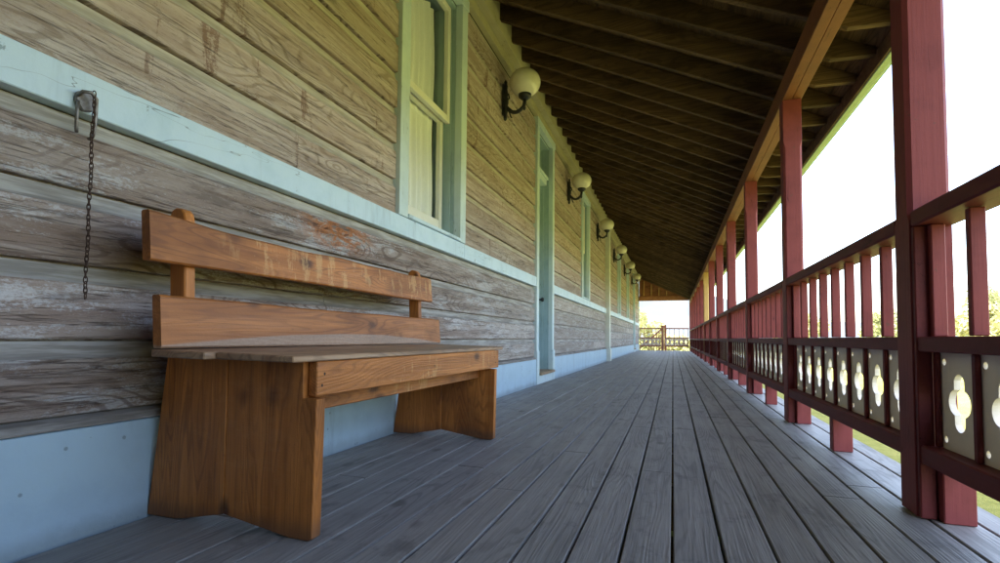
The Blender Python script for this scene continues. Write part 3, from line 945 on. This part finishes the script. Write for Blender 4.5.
# ------------------------------------------------------------------ hook and chain
bm = new_bm()
hx = -1.556
prism(bm, [(.0, -.03), (.030, -.022), (.036, .012), (.028, .03), (.010, .034), (-.016, .026), (-.022, .0)], 'x', 0, .014, .003)
tube(bm, [(.012, -.016, .012), (.030, -.014, .022), (.040, .004, .024), (.036, .022, .012), (.030, .026, -.03), (.028, .026, -.08), (.024, .024, -.105), (.012, .02, -.112)], .0055, 8)
tube(bm, [(.012, -.014, -.004), (.018, -.020, -.035), (.012, -.016, -.085), (.006, -.010, -.10)], .005, 8)
o = obj('wall_hook', bm, M['iron'], None, None, 'bent old metal hook fixed on the pale blue band at far left, holding a chain', 'hook')
o.location = (hx, .916, 1.205); o.scale = (1, .85, .9)
bm = new_bm()
N = 40; z = 1.232
random.seed(9)
dz = .575 / N
for i in range(N):
    zc = z - dz * (i + .5)
    rot = (0 if i % 2 == 0 else math.pi / 2) + random.uniform(-.3, .3) + .55
    h, w = dz * .72, .0043
    pts = []
    for k in range(14):
        a = 2 * math.pi * k / 14
        u = w * math.cos(a); v = h * math.sin(a) if abs(math.sin(a)) > .2 else h * math.sin(a)
        pts.append((u * math.cos(rot), u * math.sin(rot) + .0012 * math.sin(i * .5), zc + v))
    tube(bm, pts, .0015, 6, closed=True)
o = obj('chain', bm, M['rust'], None, None, 'thin rusty chain hanging straight down the wall from the metal hook', 'chain')
o.location = (hx + .040, .926, 0)

# ------------------------------------------------------------------ trees and shrubs
def crown_mesh(seed, R, H, n, leaf, clumps=18):
    rnd = random.Random(seed); bm = new_bm()
    cs = []
    for i in range(clumps):
        a = rnd.uniform(0, 2 * math.pi); u = rnd.uniform(0, 1); rr = R * math.sqrt(rnd.uniform(.05, 1)) * (.45 + .6 * math.sin(math.pi * (u * .8 + .15)))
        cs.append((Vector((rr * math.cos(a), rr * math.sin(a), H * u)), R * rnd.uniform(.22, .42)))
    for i in range(n):
        c, r = rnd.choice(cs)
        d = Vector((rnd.gauss(0, 1), rnd.gauss(0, 1), rnd.gauss(0, .8))).normalized() * r * rnd.uniform(.35, 1) ** .5
        p = c + d; s = leaf * rnd.uniform(.6, 1.4)
        nrm = Vector((rnd.gauss(0, 1), rnd.gauss(0, 1), rnd.gauss(.4, 1))).normalized()
        a = nrm.orthogonal().normalized(); b = nrm.cross(a)
        th = rnd.uniform(0, 6.28); a, b = a * math.cos(th) + b * math.sin(th), b * math.cos(th) - a * math.sin(th)
        bm.faces.new([bm.verts.new(p + q) for q in (-a * s, b * s * .45, a * s, -b * s * .45)])
    return bm, cs
def tree(name, label, loc, R, H, base, n, leaf, seed, mat, group, rz=0):
    t = thing(name, label, 'tree' if base > .6 else 'bush', loc, rz, group)
    bm, cs = crown_mesh(seed, R, H, n, leaf)
    bmesh.ops.translate(bm, verts=bm.verts, vec=(0, 0, base)); obj('crown', bm, mat, t)
    bm = new_bm(); rnd = random.Random(seed)
    tube(bm, [(0, 0, -.05), (.04 * R, 0, base * .6), (0, .05 * R, base + H * .5)], [.07 * R, .05 * R, .02 * R], 8)
    for c, r in cs[:9]:
        tube(bm, [(.02 * R, .02 * R, base * .8 + rnd.uniform(0, H * .25)), tuple(Vector((c.x * .5, c.y * .5, base + c.z * .7))), (c.x, c.y, base + c.z)], [.03 * R, .018 * R, .006 * R], 6)
    obj('trunk', bm, M['bark'], t)
G = -.55
tree('leafy_bush', 'sunlit yellow green leafy bush just beyond the far left end of the porch', (-3.4, 37, G), 2.3, 2.5, .4, 4200, .13, 1, M['leaf_a'], None)
tree('low_shrub', 'low pale green shrub beyond the end railing, right of the newel', (-.2, 40, G), 1.5, 1.0, .2, 1800, .11, 2, M['leaf_a'], None)
TR = [(19, 38, 2.3, 2.3, .7, 'rounded pale green tree low behind the right railing, left of the large post'),
      (27, 52, 3.6, 4.2, 1.5, 'light green tree seen right of the large porch post'),
      (27.5, 44, 2.6, 3.4, 1.0, 'yellow green tree at the right picture edge above the middle rail'),
      (22, 62, 3.0, 2.8, .9, 'hazy green tree seen between balusters beyond the second post'),
      (15, 70, 3.0, 2.6, .9, 'distant green tree farther along the lawn beyond the railing'),
      (34, 43, 3.4, 4.4, 1.4, 'green tree farthest to the right, beyond the railing by the picture edge')]
for i, (x, y, R, H, b, lab) in enumerate(TR):
    tree('broadleaf_tree', lab, (x, y, G), R, H, b, 3600, .20, 20 + i, M['leaf_a' if i % 2 == 0 else 'leaf_b'], 'trees across the lawn', i * 1.1)

# ------------------------------------------------------------------ light and sky
SUN = Vector((-.36, -.30, .885)).normalized()            # direction towards the sun: high, behind the house
el = math.asin(SUN.z)
W = bpy.data.worlds.new('World'); S.world = W; W.use_nodes = True
nt = W.node_tree; bg = nt.nodes['Background']
sky = nt.nodes.new('ShaderNodeTexSky'); sky.sky_type = 'NISHITA'; sky.sun_disc = False
sky.sun_elevation = el; sky.sun_rotation = math.atan2(SUN.x, SUN.y)
sky.air_density = 1.0; sky.dust_density = 4.0; sky.ozone_density = 1.0; sky.altitude = 300
wb = nt.nodes.new('ShaderNodeMix'); wb.data_type = 'RGBA'; wb.blend_type = 'MULTIPLY'; wb.inputs[0].default_value = 1
wb.inputs[7].default_value = (1, .94, .86, 1)            # camera white balance set for shade
nt.links.new(sky.outputs[0], wb.inputs[6]); nt.links.new(wb.outputs[2], bg.inputs[0]); bg.inputs[1].default_value = 1.55
ld = bpy.data.lights.new('sun', 'SUN'); ld.energy = 22.0; ld.angle = math.radians(.53); ld.color = (1, .95, .86)
lo = bpy.data.objects.new('sun', ld); COL.objects.link(lo)
lo.rotation_euler = SUN.to_track_quat('Z', 'Y').to_euler(); lo.location = SUN * 40

# ------------------------------------------------------------------ camera
cam = bpy.data.cameras.new('camera'); co = bpy.data.objects.new('camera', cam); COL.objects.link(co)
yaw, pitch, roll = .3313160665869213, .044680770958773874, math.radians(.5)
w = Vector((-math.sin(yaw) * math.cos(pitch), math.cos(yaw) * math.cos(pitch), math.sin(pitch)))
r0_ = Vector((math.cos(yaw), math.sin(yaw), 0)); u0 = r0_.cross(w)
r = r0_ * math.cos(roll) + u0 * math.sin(roll); u = u0 * math.cos(roll) - r0_ * math.sin(roll)
co.matrix_world = Matrix(((r.x, u.x, -w.x, 0), (r.y, u.y, -w.y, 0), (r.z, u.z, -w.z, .56), (0, 0, 0, 1)))
cam.sensor_width = 36; cam.lens = 36 * .503; cam.shift_y = .0335; cam.clip_start = .03; cam.clip_end = 3000
S.camera = co

S.view_settings.view_transform = 'Standard'; S.view_settings.look = 'None'; S.view_settings.exposure = 0; S.view_settings.gamma = 1
S.render.engine = 'CYCLES'
S.cycles.use_denoising = True
S.cycles.max_bounces = 10; S.cycles.diffuse_bounces = 6; S.cycles.glossy_bounces = 3; S.cycles.transparent_max_bounces = 12
S.cycles.sample_clamp_indirect = 8
S.cycles.caustics_reflective = False; S.cycles.caustics_refractive = False
